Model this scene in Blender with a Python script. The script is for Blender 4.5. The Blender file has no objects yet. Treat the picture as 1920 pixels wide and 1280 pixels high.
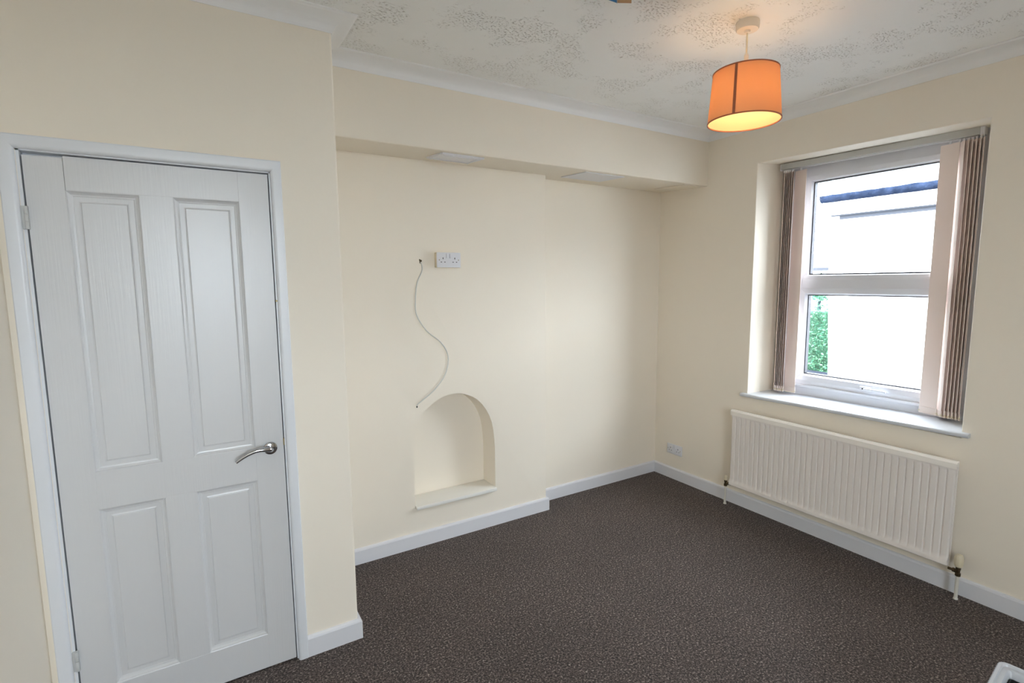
import bpy, bmesh, math, random
from mathutils import Vector, Matrix
from mathutils.geometry import tessellate_polygon
random.seed(7)
S = bpy.context.scene
COL = S.collection
PI = math.pi

# ------------------------------------------------------------------ camera
cam_d = bpy.data.cameras.new('camera'); cam = bpy.data.objects.new('camera', cam_d); COL.objects.link(cam)
rt = Vector((0.85340941, -0.52117518, -0.00829559)); up = Vector((0.06674677, 0.09348419, 0.99338088)); fw = Vector((0.51694996, 0.84831429, -0.11456705))
M = Matrix.Identity(4)
for i in range(3):
    M[i][0] = rt[i]; M[i][1] = up[i]; M[i][2] = -fw[i]
M[0][3], M[1][3], M[2][3] = 0.0, 0.0, 1.57
cam.matrix_world = M
cam_d.sensor_width = 36.0; cam_d.lens = 965.3 / 1920 * 36.0; cam_d.clip_start = 0.02; cam_d.clip_end = 300
S.camera = cam

# ------------------------------------------------------------------ light and exposure
SKY = 20.0
BULB = 2.6
SUN = 7.0
S.view_settings.view_transform = 'Standard'; S.view_settings.look = 'None'
S.view_settings.gamma = 1.0; S.view_settings.use_curve_mapping = False
S.view_settings.exposure = 0.25
w = bpy.data.worlds.new('overcast_sky'); S.world = w; w.use_nodes = True
nt = w.node_tree; bg = nt.nodes['Background']
bg.inputs['Color'].default_value = (0.82, 0.89, 1.0, 1); bg.inputs['Strength'].default_value = SKY
sun_d = bpy.data.lights.new('facade_fill_sun', 'SUN'); sun_d.energy = SUN; sun_d.angle = math.radians(25); sun_d.color = (1.0, .97, .93)
sun = bpy.data.objects.new('facade_fill_sun', sun_d); COL.objects.link(sun); sun.location = (-6, 3, 12)
sun.rotation_euler = Vector((1.0, -.22, -.85)).to_track_quat('-Z', 'Y').to_euler()      # added sun, low over this house, to brighten the neighbour's wall
S.cycles.max_bounces = 10; S.cycles.diffuse_bounces = 7; S.cycles.glossy_bounces = 4
S.cycles.transparent_max_bounces = 16; S.cycles.caustics_reflective = False; S.cycles.caustics_refractive = False
S.cycles.sample_clamp_indirect = 40.0

def portal(name, loc, rot, sx, sy):
    l = bpy.data.lights.new(name, 'AREA'); l.shape = 'RECTANGLE'; l.size = sx; l.size_y = sy
    l.cycles.is_portal = True
    o = bpy.data.objects.new(name, l); COL.objects.link(o); o.location = loc; o.rotation_euler = rot
portal('window_portal', (3.47, 1.52, 1.56), (0, PI/2, 0), 1.32, 0.86)
portal('window_portal', (0.25, -2.16, 1.68), (PI/2, 0, 0), 1.25, 1.5)

# ------------------------------------------------------------------ helpers
def lin(c): return tuple(((x/255)/12.92 if x/255 <= .04045 else ((x/255+.055)/1.055)**2.4) for x in c)
def mat(name, rgb, rough=0.6, metal=0.0, bump=None, spec=0.5, emit=None, estr=0.0, var=None, srgb=True):
    m = bpy.data.materials.new(name); m.use_nodes = True; n = m.node_tree; b = n.nodes['Principled BSDF']
    c = lin(rgb) if srgb else rgb
    b.inputs['Base Color'].default_value = (*c, 1); b.inputs['Roughness'].default_value = rough
    b.inputs['Metallic'].default_value = metal; b.inputs['Specular IOR Level'].default_value = spec
    if emit: b.inputs['Emission Color'].default_value = (*emit, 1); b.inputs['Emission Strength'].default_value = estr
    tc = n.nodes.new('ShaderNodeTexCoord')
    if var:   # scale, amount: gentle unevenness of colour
        t = n.nodes.new('ShaderNodeTexNoise'); t.inputs['Scale'].default_value = var[0]; t.inputs['Detail'].default_value = 4
        n.links.new(tc.outputs['Object'], t.inputs['Vector'])
        mx = n.nodes.new('ShaderNodeMix'); mx.data_type = 'RGBA'
        mx.inputs[6].default_value = (*[x*(1-var[1]) for x in c], 1); mx.inputs[7].default_value = (*[min(1, x*(1+var[1])) for x in c], 1)
        n.links.new(t.outputs['Fac'], mx.inputs[0]); n.links.new(mx.outputs[2], b.inputs['Base Color'])
    if bump:  # scale, strength, distance
        t = n.nodes.new('ShaderNodeTexNoise'); t.inputs['Scale'].default_value = bump[0]; t.inputs['Detail'].default_value = 3
        n.links.new(tc.outputs['Object'], t.inputs['Vector'])
        bp = n.nodes.new('ShaderNodeBump'); bp.inputs['Strength'].default_value = bump[1]; bp.inputs['Distance'].default_value = bump[2]
        n.links.new(t.outputs['Fac'], bp.inputs['Height']); n.links.new(bp.outputs['Normal'], b.inputs['Normal'])
    return m

WALL = (241, 232, 217)
m_wall = mat('cream_emulsion', WALL, 0.62, bump=(60, .12, .002), spec=0.35, var=(1.3, .012))
m_trim = mat('white_gloss_paint', (226, 228, 232), 0.32, bump=(30, .08, .002))
m_skirt = mat('white_skirting_paint', (224, 224, 228), 0.4, bump=(25, .1, .002))
m_door = mat('white_door_paint', (214, 214, 215), 0.31, spec=0.6)
def grain(m, sx, sz, st, dist):
    n = m.node_tree; b = n.nodes['Principled BSDF']; tc = n.nodes.new('ShaderNodeTexCoord'); mp = n.nodes.new('ShaderNodeMapping'); mp.inputs['Scale'].default_value = (sx, sx, sz)
    t = n.nodes.new('ShaderNodeTexNoise'); t.inputs['Scale'].default_value = 1; t.inputs['Detail'].default_value = 4
    n.links.new(tc.outputs['Object'], mp.inputs['Vector']); n.links.new(mp.outputs['Vector'], t.inputs['Vector'])
    bp = n.nodes.new('ShaderNodeBump'); bp.inputs['Strength'].default_value = st; bp.inputs['Distance'].default_value = dist
    n.links.new(t.outputs['Fac'], bp.inputs['Height']); n.links.new(bp.outputs['Normal'], b.inputs['Normal'])
grain(m_door, 170, 6, .12, .003)
m_niche = mat('white_plaster', (240, 232, 214), 0.6)
m_ledge = mat('white_ledge_paint', (236, 234, 228), 0.45, bump=(40, .15, .003))
m_upvc = mat('white_upvc', (220, 221, 227), 0.3)
m_sill = mat('white_sill_board', (208, 211, 216), 0.35)
m_gasket = mat('black_rubber_gasket', (36, 36, 48), 0.5)
m_rad = mat('white_radiator_enamel', (236, 229, 223), 0.4)
m_radw = mat('white_radiator_trim', (246, 240, 232), 0.4)
m_chrome = mat('polished_chrome', (205, 205, 208), 0.13, 1.0)
m_dull = mat('tarnished_valve_metal', (105, 92, 72), 0.4, 1.0)
m_brass = mat('aged_brass', (150, 135, 95), 0.4, 0.8)
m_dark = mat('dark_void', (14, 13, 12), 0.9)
m_plas = mat('white_plastic', (228, 228, 232), 0.35)
m_plasw = mat('yellowed_white_plastic', (224, 212, 184), 0.4)
m_pipe = mat('painted_white_pipe', (222, 218, 208), 0.45)
m_rail = mat('grey_aluminium_headrail', (188, 188, 184), 0.4)
m_cable = mat('white_cable_sheath', (206, 206, 200), 0.5)
m_flex = mat('cream_flex', (232, 222, 196), 0.5)
m_rose = mat('cream_white_plastic', (232, 224, 210), 0.45)
m_brown = mat('brown_shade_trim', (168, 104, 76), 0.8)
m_hinge = mat('painted_hinge', (196, 197, 196), 0.4)

def m_ceiling():
    m = mat('stippled_artex', (246, 246, 244), 0.75, spec=.25); n = m.node_tree; b = n.nodes['Principled BSDF']
    tc = n.nodes.new('ShaderNodeTexCoord'); mp = n.nodes.new('ShaderNodeMapping'); mp.inputs['Scale'].default_value = (1.0, 1.7, 1)
    n.links.new(tc.outputs['Object'], mp.inputs['Vector'])
    a = n.nodes.new('ShaderNodeTexNoise'); a.inputs['Scale'].default_value = 5.5; a.inputs['Detail'].default_value = 3; a.inputs['Roughness'].default_value = .6
    f = n.nodes.new('ShaderNodeTexNoise'); f.inputs['Scale'].default_value = 84; f.inputs['Detail'].default_value = 2.5; f.inputs['Roughness'].default_value = .6
    n.links.new(tc.outputs['Object'], a.inputs['Vector']); n.links.new(mp.outputs['Vector'], f.inputs['Vector'])
    ra = n.nodes.new('ShaderNodeMapRange'); ra.inputs[1].default_value = .50; ra.inputs[2].default_value = .60
    rf = n.nodes.new('ShaderNodeMapRange'); rf.inputs[1].default_value = .56; rf.inputs[2].default_value = .66
    n.links.new(a.outputs['Fac'], ra.inputs[0]); n.links.new(f.outputs['Fac'], rf.inputs[0])
    mu = n.nodes.new('ShaderNodeMath'); mu.operation = 'MULTIPLY'; n.links.new(ra.outputs[0], mu.inputs[0]); n.links.new(rf.outputs[0], mu.inputs[1])
    ad = n.nodes.new('ShaderNodeMath'); ad.operation = 'MULTIPLY_ADD'; ad.inputs[1].default_value = .10
    n.links.new(a.outputs['Fac'], ad.inputs[0]); n.links.new(mu.outputs[0], ad.inputs[2])
    bp = n.nodes.new('ShaderNodeBump'); bp.inputs['Strength'].default_value = .9; bp.inputs['Distance'].default_value = .005
    n.links.new(ad.outputs[0], bp.inputs['Height']); n.links.new(bp.outputs['Normal'], b.inputs['Normal'])
    mx = n.nodes.new('ShaderNodeMix'); mx.data_type = 'RGBA'
    mx.inputs[6].default_value = (*lin((246, 246, 244)), 1); mx.inputs[7].default_value = (*lin((210, 205, 198)), 1)   # darker specks painted in as the shading of the stipple
    n.links.new(mu.outputs[0], mx.inputs[0]); n.links.new(mx.outputs[2], b.inputs['Base Color'])
    return m
def m_carpet():
    m = mat('flecked_brown_carpet', (74, 66, 63), 0.95, spec=.1); n = m.node_tree; b = n.nodes['Principled BSDF']
    tc = n.nodes.new('ShaderNodeTexCoord')
    a = n.nodes.new('ShaderNodeTexNoise'); a.inputs['Scale'].default_value = 120; a.inputs['Detail'].default_value = 4; a.inputs['Roughness'].default_value = .8
    v = n.nodes.new('ShaderNodeTexVoronoi'); v.inputs['Scale'].default_value = 210
    g = n.nodes.new('ShaderNodeTexNoise'); g.inputs['Scale'].default_value = 2.2; g.inputs['Detail'].default_value = 3
    for t in (a, v, g): n.links.new(tc.outputs['Object'], t.inputs['Vector'])
    cr = n.nodes.new('ShaderNodeValToRGB'); e = cr.color_ramp.elements
    e[0].position = .36; e[0].color = (*lin((26, 21, 20)), 1); e[1].position = .52; e[1].color = (*lin((84, 73, 69)), 1)
    x = e.new(.60); x.color = (*lin((138, 124, 116)), 1); x = e.new(.68); x.color = (*lin((206, 196, 186)), 1)
    n.links.new(a.outputs['Fac'], cr.inputs[0])
    sp = n.nodes.new('ShaderNodeSeparateColor'); n.links.new(v.outputs['Color'], sp.inputs[0])
    r = n.nodes.new('ShaderNodeMapRange'); r.inputs[1].default_value = .0; r.inputs[2].default_value = 1; r.inputs[3].default_value = .6; r.inputs[4].default_value = 1.35
    n.links.new(sp.outputs[0], r.inputs[0])
    r2 = n.nodes.new('ShaderNodeMapRange'); r2.inputs[1].default_value = .35; r2.inputs[2].default_value = .65; r2.inputs[3].default_value = .93; r2.inputs[4].default_value = 1.07
    n.links.new(g.outputs['Fac'], r2.inputs[0])
    mm = n.nodes.new('ShaderNodeMath'); mm.operation = 'MULTIPLY'; n.links.new(r.outputs[0], mm.inputs[0]); n.links.new(r2.outputs[0], mm.inputs[1])
    vm = n.nodes.new('ShaderNodeVectorMath'); vm.operation = 'SCALE'; n.links.new(cr.outputs[0], vm.inputs[0]); n.links.new(mm.outputs[0], vm.inputs['Scale'])
    n.links.new(vm.outputs[0], b.inputs['Base Color'])
    bp = n.nodes.new('ShaderNodeBump'); bp.inputs['Strength'].default_value = .8; bp.inputs['Distance'].default_value = .006
    n.links.new(a.outputs['Fac'], bp.inputs['Height']); n.links.new(bp.outputs['Normal'], b.inputs['Normal'])
    b.inputs['Sheen Weight'].default_value = .12; b.inputs['Sheen Roughness'].default_value = .5
    return m
def m_glass():
    m = bpy.data.materials.new('window_glass'); m.use_nodes = True; n = m.node_tree
    for x in list(n.nodes):
        if x.type == 'BSDF_PRINCIPLED': n.nodes.remove(x)
    out = n.nodes['Material Output']
    t = n.nodes.new('ShaderNodeBsdfTransparent'); t.inputs[0].default_value = (.96, .98, .97, 1)
    g = n.nodes.new('ShaderNodeBsdfGlossy'); g.inputs['Roughness'].default_value = .02
    f = n.nodes.new('ShaderNodeFresnel'); f.inputs[0].default_value = 1.45
    ge = n.nodes.new('ShaderNodeNewGeometry'); sb = n.nodes.new('ShaderNodeMath'); sb.operation = 'SUBTRACT'; sb.inputs[0].default_value = 1; n.links.new(ge.outputs['Backfacing'], sb.inputs[1])
    mu = n.nodes.new('ShaderNodeMath'); mu.operation = 'MULTIPLY'; n.links.new(sb.outputs[0], mu.inputs[0]); n.links.new(f.outputs[0], mu.inputs[1])   # each pane reflects on its outer faces only
    mx = n.nodes.new('ShaderNodeMixShader'); n.links.new(mu.outputs[0], mx.inputs[0]); n.links.new(t.outputs[0], mx.inputs[1]); n.links.new(g.outputs[0], mx.inputs[2])
    n.links.new(mx.outputs[0], out.inputs['Surface']); return m
def m_fabric(name, rgb, trans, tr_rgb, rough=.9):
    m = bpy.data.materials.new(name); m.use_nodes = True; n = m.node_tree
    for x in list(n.nodes):
        if x.type == 'BSDF_PRINCIPLED': n.nodes.remove(x)
    out = n.nodes['Material Output']
    d = n.nodes.new('ShaderNodeBsdfDiffuse'); d.inputs[0].default_value = (*lin(rgb), 1)
    t = n.nodes.new('ShaderNodeBsdfTranslucent'); t.inputs[0].default_value = (*lin(tr_rgb), 1)
    mx = n.nodes.new('ShaderNodeMixShader'); mx.inputs[0].default_value = trans
    tc = n.nodes.new('ShaderNodeTexCoord'); wv = n.nodes.new('ShaderNodeTexNoise'); wv.inputs['Scale'].default_value = 300
    n.links.new(tc.outputs['Object'], wv.inputs['Vector'])
    bp = n.nodes.new('ShaderNodeBump'); bp.inputs['Strength'].default_value = .15; bp.inputs['Distance'].default_value = .001
    n.links.new(wv.outputs['Fac'], bp.inputs['Height']); n.links.new(bp.outputs['Normal'], d.inputs['Normal'])
    n.links.new(d.outputs[0], mx.inputs[1]); n.links.new(t.outputs[0], mx.inputs[2]); n.links.new(mx.outputs[0], out.inputs['Surface'])
    return m
m_ceil = m_ceiling(); m_carp = m_carpet(); m_gl = m_glass()
m_slat = m_fabric('pinkish_beige_blind_fabric', (240, 226, 219), .07, (250, 234, 226))
m_shade = m_fabric('orange_shade_fabric', (218, 156, 122), .36, (252, 218, 190))
m_shadein = m_fabric('cream_shade_lining', (246, 222, 184), .35, (255, 220, 166))

def B(): return bmesh.new()
def box(bm, x0, x1, y0, y1, z0, z1, bev=0.0, seg=2):
    x0, x1 = min(x0, x1), max(x0, x1); y0, y1 = min(y0, y1), max(y0, y1); z0, z1 = min(z0, z1), max(z0, z1)
    g = bmesh.ops.create_cube(bm, size=1.0)['verts']
    for v in g: v.co = Vector((x0 + (v.co.x+.5)*(x1-x0), y0 + (v.co.y+.5)*(y1-y0), z0 + (v.co.z+.5)*(z1-z0)))
    if bev > 0:
        es = list({e for v in g for e in v.link_edges})
        bmesh.ops.bevel(bm, geom=es, offset=bev, segments=seg, affect='EDGES', profile=.5)
    return bm
def prism(bm, pts, vec):
    """closed prism of the 3-D polygon pts swept by vec"""
    a = [bm.verts.new(p) for p in pts]; b = [bm.verts.new(Vector(p)+Vector(vec)) for p in pts]
    n = len(pts); bm.faces.new(a); bm.faces.new(b[::-1])
    for i in range(n): bm.faces.new((a[i], b[i], b[(i+1) % n], a[(i+1) % n]))
    bmesh.ops.recalc_face_normals(bm, faces=bm.faces[:]); return bm
def loft(bm, rings, closed_ring=True, cap=True):
    vs = [[bm.verts.new(p) for p in r] for r in rings]; n = len(vs[0])
    for i in range(len(vs)-1):
        for j in range(n if closed_ring else n-1):
            bm.faces.new((vs[i][j], vs[i][(j+1) % n], vs[i+1][(j+1) % n], vs[i+1][j]))
    if cap:
        bm.faces.new(vs[0][::-1]); bm.faces.new(vs[-1])
    bmesh.ops.recalc_face_normals(bm, faces=bm.faces[:]); return bm
def lathe(bm, prof, c, seg=40, axis='z', cap=True):
    rings = []
    for r, h in prof:
        ring = []
        for k in range(seg):
            a = 2*PI*k/seg; p = (r*math.cos(a), r*math.sin(a), h)
            if axis == 'x': p = (h, r*math.cos(a), r*math.sin(a))
            if axis == 'y': p = (r*math.cos(a), h, r*math.sin(a))
            ring.append(Vector(p)+Vector(c))
        rings.append(ring)
    return loft(bm, rings, True, cap)
def tube(bm, pts, r, seg=10, cap=True):
    pts = [Vector(p) for p in pts]; rings = []; prev = None
    for i, p in enumerate(pts):
        t = (pts[min(i+1, len(pts)-1)] - pts[max(i-1, 0)]).normalized()
        if prev is None:
            nrm = t.orthogonal().normalized()
        else:
            nrm = (prev - t*prev.dot(t)).normalized()
        prev = nrm; bn = t.cross(nrm); rr = r[i] if isinstance(r, (list, tuple)) else r
        rings.append([p + (nrm*math.cos(2*PI*k/seg) + bn*math.sin(2*PI*k/seg))*rr for k in range(seg)])
    return loft(bm, rings, True, cap)
def spline(pts, n=8):
    pts = [Vector(p) for p in pts]; P = [pts[0]] + pts + [pts[-1]]; out = []
    for i in range(1, len(P)-2):
        for k in range(n):
            t = k/n; a, b, c, d = P[i-1], P[i], P[i+1], P[i+2]
            out.append(.5*((2*b) + (c-a)*t + (2*a-5*b+4*c-d)*t*t + (3*b-a-3*c+d)*t**3))
    out.append(pts[-1]); return out
def obj(name, bm, m, parent=None, origin=None, smooth=False, mats=None):
    if parent is not None:
        q = parent; origin = Vector((0, 0, 0))
        while q is not None: origin = origin + q.location; q = q.parent
    origin = Vector(origin) if origin is not None else Vector((0, 0, 0))
    me = bpy.data.meshes.new(name)
    if origin.length > 0: bmesh.ops.translate(bm, verts=bm.verts[:], vec=-origin)
    bm.to_mesh(me); bm.free()
    for x in (mats or [m]): me.materials.append(x)
    if smooth:
        for p in me.polygons: p.use_smooth = True
        me.set_sharp_from_angle(angle=math.radians(38))
    o = bpy.data.objects.new(name, me); COL.objects.link(o)
    if parent is not None: o.parent = parent
    else: o.location = origin
    return o
def thing(name, label, cat, loc, group=None):
    o = bpy.data.objects.new(name, None); o.empty_display_size = .05; COL.objects.link(o); o.location = loc
    return tag(o, label, cat, group)
def tag(o, label, cat, group=None):
    o['label'] = label; o['category'] = cat
    if group: o['group'] = group
    return o
def struct(o, label=None, cat=None):
    o['kind'] = 'structure'
    if label: o['label'] = label
    if cat: o['category'] = cat
    return o
def bez_bevel(bm, off, seg=3):
    bmesh.ops.bevel(bm, geom=bm.edges[:], offset=off, segments=seg, affect='EDGES', profile=.5)

# ------------------------------------------------------------------ dimensions of the room (metres)
XL, XW = -0.505, 3.163            # left wall, window wall
YD, YC, YA, YF, YR = 2.187, 2.801, 2.927, 2.495, -2.0   # door wall, chimney breast, alcove, boxed beam, rear wall
XD, XC = 0.518, 1.975             # end of the door wall, corner of the chimney breast
ZC, ZK = 2.595, 2.54              # ceiling, underside of the coving
ZB = 0.09                         # skirting height
# ------------------------------------------------------------------ floor and ceiling
bm = B(); box(bm, XL-.2, XW+.0, YR-.1, YA+.1, -.12, 0); struct(obj('floor', bm, m_carp), 'dark brown flecked carpet over the whole room', 'floor')
bm = B(); box(bm, XL-.2, XW+.36, YR-.25, YA+.2, ZC, ZC+.15); struct(obj('ceiling', bm, m_ceil), 'white ceiling with patches of stippled texture', 'ceiling')

# ------------------------------------------------------------------ walls
DX0, DX1, DZ = -0.446, 0.268, 1.993       # door lining opening
def panel_with_hole(bm, outer, hole, to3):
    loops = [[Vector((*p, 0)) for p in outer], [Vector((*p, 0)) for p in hole]]
    flat = [v for l in loops for v in l]; vs = [bm.verts.new(to3(v.x, v.y)) for v in flat]
    for t in tessellate_polygon(loops):
        try: bm.faces.new([vs[i] for i in t])
        except ValueError: pass
    return vs
def soft_wall_box(name, x0, x1, y0, y1, z0, z1, bev=.008):
    bm = B(); box(bm, x0, x1, y0, y1, z0, z1, bev, 3); return obj(name, bm, m_wall, smooth=True)

# door wall: front skin with the doorway, and the returning end that closes the cupboard
bm = B()
t = .10
prism(bm, [(XL-.2, YD, -.0), (DX0, YD, 0), (DX0, YD, DZ), (DX1, YD, DZ), (DX1, YD, 0), (XD, YD, 0), (XD, YD, ZC), (XL-.2, YD, ZC)], (0, t, 0))
es = [e for e in bm.edges if abs(e.verts[0].co.x-XD) < 1e-5 and abs(e.verts[1].co.x-XD) < 1e-5 and abs(e.verts[0].co.y-YD) < 1e-5 and abs(e.verts[1].co.y-YD) < 1e-5]
bmesh.ops.bevel(bm, geom=es, offset=.01, segments=4, affect='EDGES', profile=.5)
box(bm, XD-t, XD, YD+t, YC+.1, 0, ZC)
struct(obj('wall_door', bm, m_wall, smooth=True), 'cream wall around the white panelled door', 'wall')
bm = B(); box(bm, XL-.2, XL, YR-.1, YD, 0, ZC); struct(obj('wall_left', bm, m_wall), 'cream side wall at the left edge of the view', 'wall')

# chimney breast with arched niche
arch = [(1.025, .236), (1.025, .60), (1.03, .691), (1.045, .75), (1.086, .806), (1.12, .838), (1.158, .864), (1.2, .886), (1.242, .898), (1.284, .902),
        (1.333, .899), (1.381, .884), (1.418, .867), (1.449, .846), (1.482, .813), (1.51, .775), (1.533, .733), (1.551, .686), (1.562, .63), (1.569, .564), (1.572, .503), (1.572, .236)]
bm = B()
vs = panel_with_hole(bm, [(XD, 0), (XC, 0), (XC, ZC), (XD, ZC)], arch, lambda a, b: (a, YC, b))
ND = .152
back = []
fr = vs[4:]
# rounded arris at the niche mouth, then the reveal, then the back
r1 = [bm.verts.new((v.co.x, YC+.004, v.co.z)) for v in fr]
r2 = [bm.verts.new((1.298+(v.co.x-1.298)*.992, YC+.012, v.co.z - (0.002 if v.co.z > .5 else 0))) for v in fr]
r3 = [bm.verts.new((1.298+(v.co.x-1.298)*.985, YC+ND, v.co.z - (0.006 if v.co.z > .5 else 0))) for v in fr]
for a, b in ((fr, r1), (r1, r2), (r2, r3)):
    for i in range(len(fr)):
        j = (i+1) % len(fr); bm.faces.new((a[i], a[j], b[j], b[i]))
bm.faces.new(r3)
# right-hand return of the breast
rc = [bm.verts.new(p) for p in ((XC, YC, 0), (XC, YC+.3, 0), (XC, YC+.3, ZC), (XC, YC, ZC))]
bmesh.ops.remove_doubles(bm, verts=bm.verts[:], dist=1e-5)
f = bm.faces.new([v for v in (min(bm.verts, key=lambda v: (v.co-Vector(p)).length) for p in ((XC, YC, 0), (XC, YC+.3, 0), (XC, YC+.3, ZC), (XC, YC, ZC)))])
bmesh.ops.recalc_face_normals(bm, faces=bm.faces[:])
es = [e for e in bm.edges if all(abs(v.co.x-XC) < 1e-4 and abs(v.co.y-YC) < 1e-4 for v in e.verts)]
bmesh.ops.bevel(bm, geom=es, offset=.009, segments=4, affect='EDGES', profile=.5)
chim = struct(obj('wall_chimney_breast', bm, m_wall, smooth=True), 'cream chimney breast with an arched niche low down', 'wall')
bm = B(); box(bm, 1.027, 1.5705, YC-.026, YC+ND-.003, .234, .256, .004, 2)
obj('niche_ledge', bm, m_ledge, chim, smooth=True)['label'] = 'white painted ledge across the foot of the niche'
bm = B(); box(bm, XC+.0, XW+.36, YA, YA+.15, 0, ZC); struct(obj('wall_back', bm, m_wall), 'cream alcove wall between chimney breast and window wall', 'wall')

# window wall with splayed reveal
WY0, WY1, WZ0, WZ1 = 2.110, 0.953, 0.790, 2.311          # at the room face (left jamb, right jamb)
FY0, FY1, FZ0, FZ1 = 2.085, 0.992, 0.79, 2.328            # at the frame
XF = 3.42
def zhead(y): return WZ1 + (y-1.53)*.0195
bm = B()
o_ = [(YR-.1, 0), (YA+.1, 0), (YA+.1, ZC), (YR-.1, ZC)]
h_ = [(WY1, WZ0), (WY0, WZ0), (WY0, zhead(WY0)), (WY1, zhead(WY1))]
f_ = [(FY1, FZ0), (FY0, FZ0), (FY0, zhead(FY0)+.017), (FY1, zhead(FY1)+.017)]
v0 = panel_with_hole(bm, o_, h_, lambda a, b: (XW, a, b)); v1 = panel_with_hole(bm, o_, f_, lambda a, b: (XF+.1, a, b))
for i in range(4):
    j = (i+1) % 4
    bm.faces.new((v0[i], v0[j], v1[j], v1[i])); bm.faces.new((v0[4+i], v0[4+j], v1[4+j], v1[4+i]))
bmesh.ops.recalc_face_normals(bm, faces=bm.faces[:])
es = [e for e in bm.edges if all(v in v0[4:] for v in e.verts) and e.is_valid]
bmesh.ops.bevel(bm, geom=es, offset=.006, segments=3, affect='EDGES', profile=.5)
struct(obj('wall_right', bm, m_wall, smooth=True), 'cream window wall with a deep splayed window reveal', 'wall')

# rear wall (behind the camera) with a second window opening
bm = B()
o2 = [(XL-.2, 0), (XW+.3, 0), (XW+.3, ZC), (XL-.2, ZC)]; h2 = [(-.35, .95), (.75, .95), (.75, 2.4), (-.35, 2.4)]
a0 = panel_with_hole(bm, o2, h2, lambda a, b: (a, YR, b)); a1 = panel_with_hole(bm, o2, h2, lambda a, b: (a, YR-.2, b))
for i in range(4):
    j = (i+1) % 4
    bm.faces.new((a0[i], a0[j], a1[j], a1[i])); bm.faces.new((a0[4+i], a0[4+j], a1[4+j], a1[4+i]))
bmesh.ops.recalc_face_normals(bm, faces=bm.faces[:])
struct(obj('wall_rear', bm, m_wall), 'cream wall behind the viewpoint with a second window', 'wall')
w2 = struct(thing('window_2', 'white framed window in the wall behind the viewpoint', 'window', (.25, YR-.12, .95)))
bm = B()
for a, b, c, d in ((-.35, -.29, .95, 2.4), (.69, .75, .95, 2.4), (-.29, .69, .95, 1.01), (-.29, .69, 2.34, 2.4), (.22, .28, 1.01, 2.34)):
    box(bm, a, b, YR-.15, YR-.09, c, d, .006)
obj('window_frame', bm, m_upvc, w2)
for a, b in ((-.29, .22), (.28, .69)):
    bm = B(); box(bm, a, b, YR-.124, YR-.118, 1.01, 2.34); obj('pane', bm, m_gl, w2)

# boxed beam over the breast and the alcove, soffit rising slightly to the back
bm = B()
prism(bm, [(XD, YF, 2.237), (XD, YA, 2.257), (XD, YA, ZC), (XD, YF, ZC)], (XW-XD, 0, 0))
es = [e for e in bm.edges if all(abs(v.co.y-YF) < 1e-4 and v.co.z < 2.3 for v in e.verts)]
bmesh.ops.bevel(bm, geom=es, offset=.006, segments=3, affect='EDGES', profile=.5)
beam = struct(obj('trim_1', bm, m_wall, smooth=True), 'cream boxed beam across the top of the chimney wall', 'beam')
def soffz(y): return 2.237 + (y-YF)*.0463
for k, (x0, x1, x2, x3, y0, y1) in enumerate(((1.106, 1.362, 1.376, 1.13, 2.692, 2.527), (2.08, 2.409, 2.405, 2.085, 2.785, 2.535), (2.955, 3.14, 3.14, 2.965, 2.80, 2.53))):
    bm = B(); d = .010 if k == 0 else .005
    pts = [(x0, y0), (x1, y0), (x2, y1), (x3, y1)]
    prism(bm, [(x, y, soffz(y)-d) for x, y in pts], (0, 0, d))
    bmesh.ops.bevel(bm, geom=bm.edges[:], offset=.003, segments=2, affect='EDGES', profile=.5)
    o = obj('cover_plate', bm, m_plas if k < 2 else m_wall, origin=(x0, y0, 2.24))
    tag(o, ['framed white cover plate under the beam above the chimney breast', 'plain white cover plate under the beam above the alcove', 'cream painted cover plate under the beam nearest the window wall'][k], 'cover plate', 'cover plates under the beam')
    if k == 0:
        bm = B()
        ix = .014
        for (a, b) in ((y1+ix, y1+ix+.004), (y0-ix-.004, y0-ix)):
            box(bm, x3+ix, x1-ix, a, b, soffz(a)-d-.003, soffz(a)-d+.002)
        box(bm, x3-.008, x3-.004, y1+ix, y0-ix, soffz(2.6)-d-.003, soffz(2.6)-d+.002)
        box(bm, x1-ix-.004, x1-ix, y1+ix, y0-ix, soffz(2.6)-d-.003, soffz(2.6)-d+.002)
        obj('frame_bead', bm, m_plas, o)

# ------------------------------------------------------------------ coving
def cove_profile(p=.085, d=None):
    """(out from wall, down from ceiling)"""
    d = ZC-ZK
    pr = [(0, d), (.003, d), (.005, d-.006)]
    for k in range(7):
        a = PI/2*k/6; pr.append((.008+(p-.022)*(1-math.cos(a)), (d-.010)-(d-.019)*math.sin(a)))
    pr += [(p-.008, .009), (p-.003, .006), (p, .003), (p, 0), (0, 0)]
    return pr
def coving(name, path, normals, parent=None):
    """path: corner points in plan; normals: mitre direction at each (unit steps out from the wall)"""
    bm = B(); rings = []
    for (x, y), (nx, ny) in zip(path, normals):
        rings.append([(x+nx*o, y+ny*o, ZC-dd) for o, dd in cove_profile()])
    loft(bm, rings); return struct(obj(name, bm, m_ceil_plain, smooth=True))
m_ceil_plain = mat('white_coving', (244, 244, 244), 0.6)
coving('trim_2', [(XL, YD), (XD, YD), (XD, YF)], [(1, -1), (1, -1), (1, -1)])['label'] = 'white coving above the door wall, turning its corner'
coving('trim_3', [(XD, YF), (XW, YF)], [(1, -1), (-1, -1)])['label'] = 'white coving along the top of the boxed beam'
coving('trim_4', [(XW, YF), (XW, YR)], [(-1, -1), (-1, 1)])['label'] = 'white coving above the window wall'
coving('trim_5', [(XL, YR), (XL, YD)], [(1, 1), (1, -1)])['label'] = 'white coving above the left wall'
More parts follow.
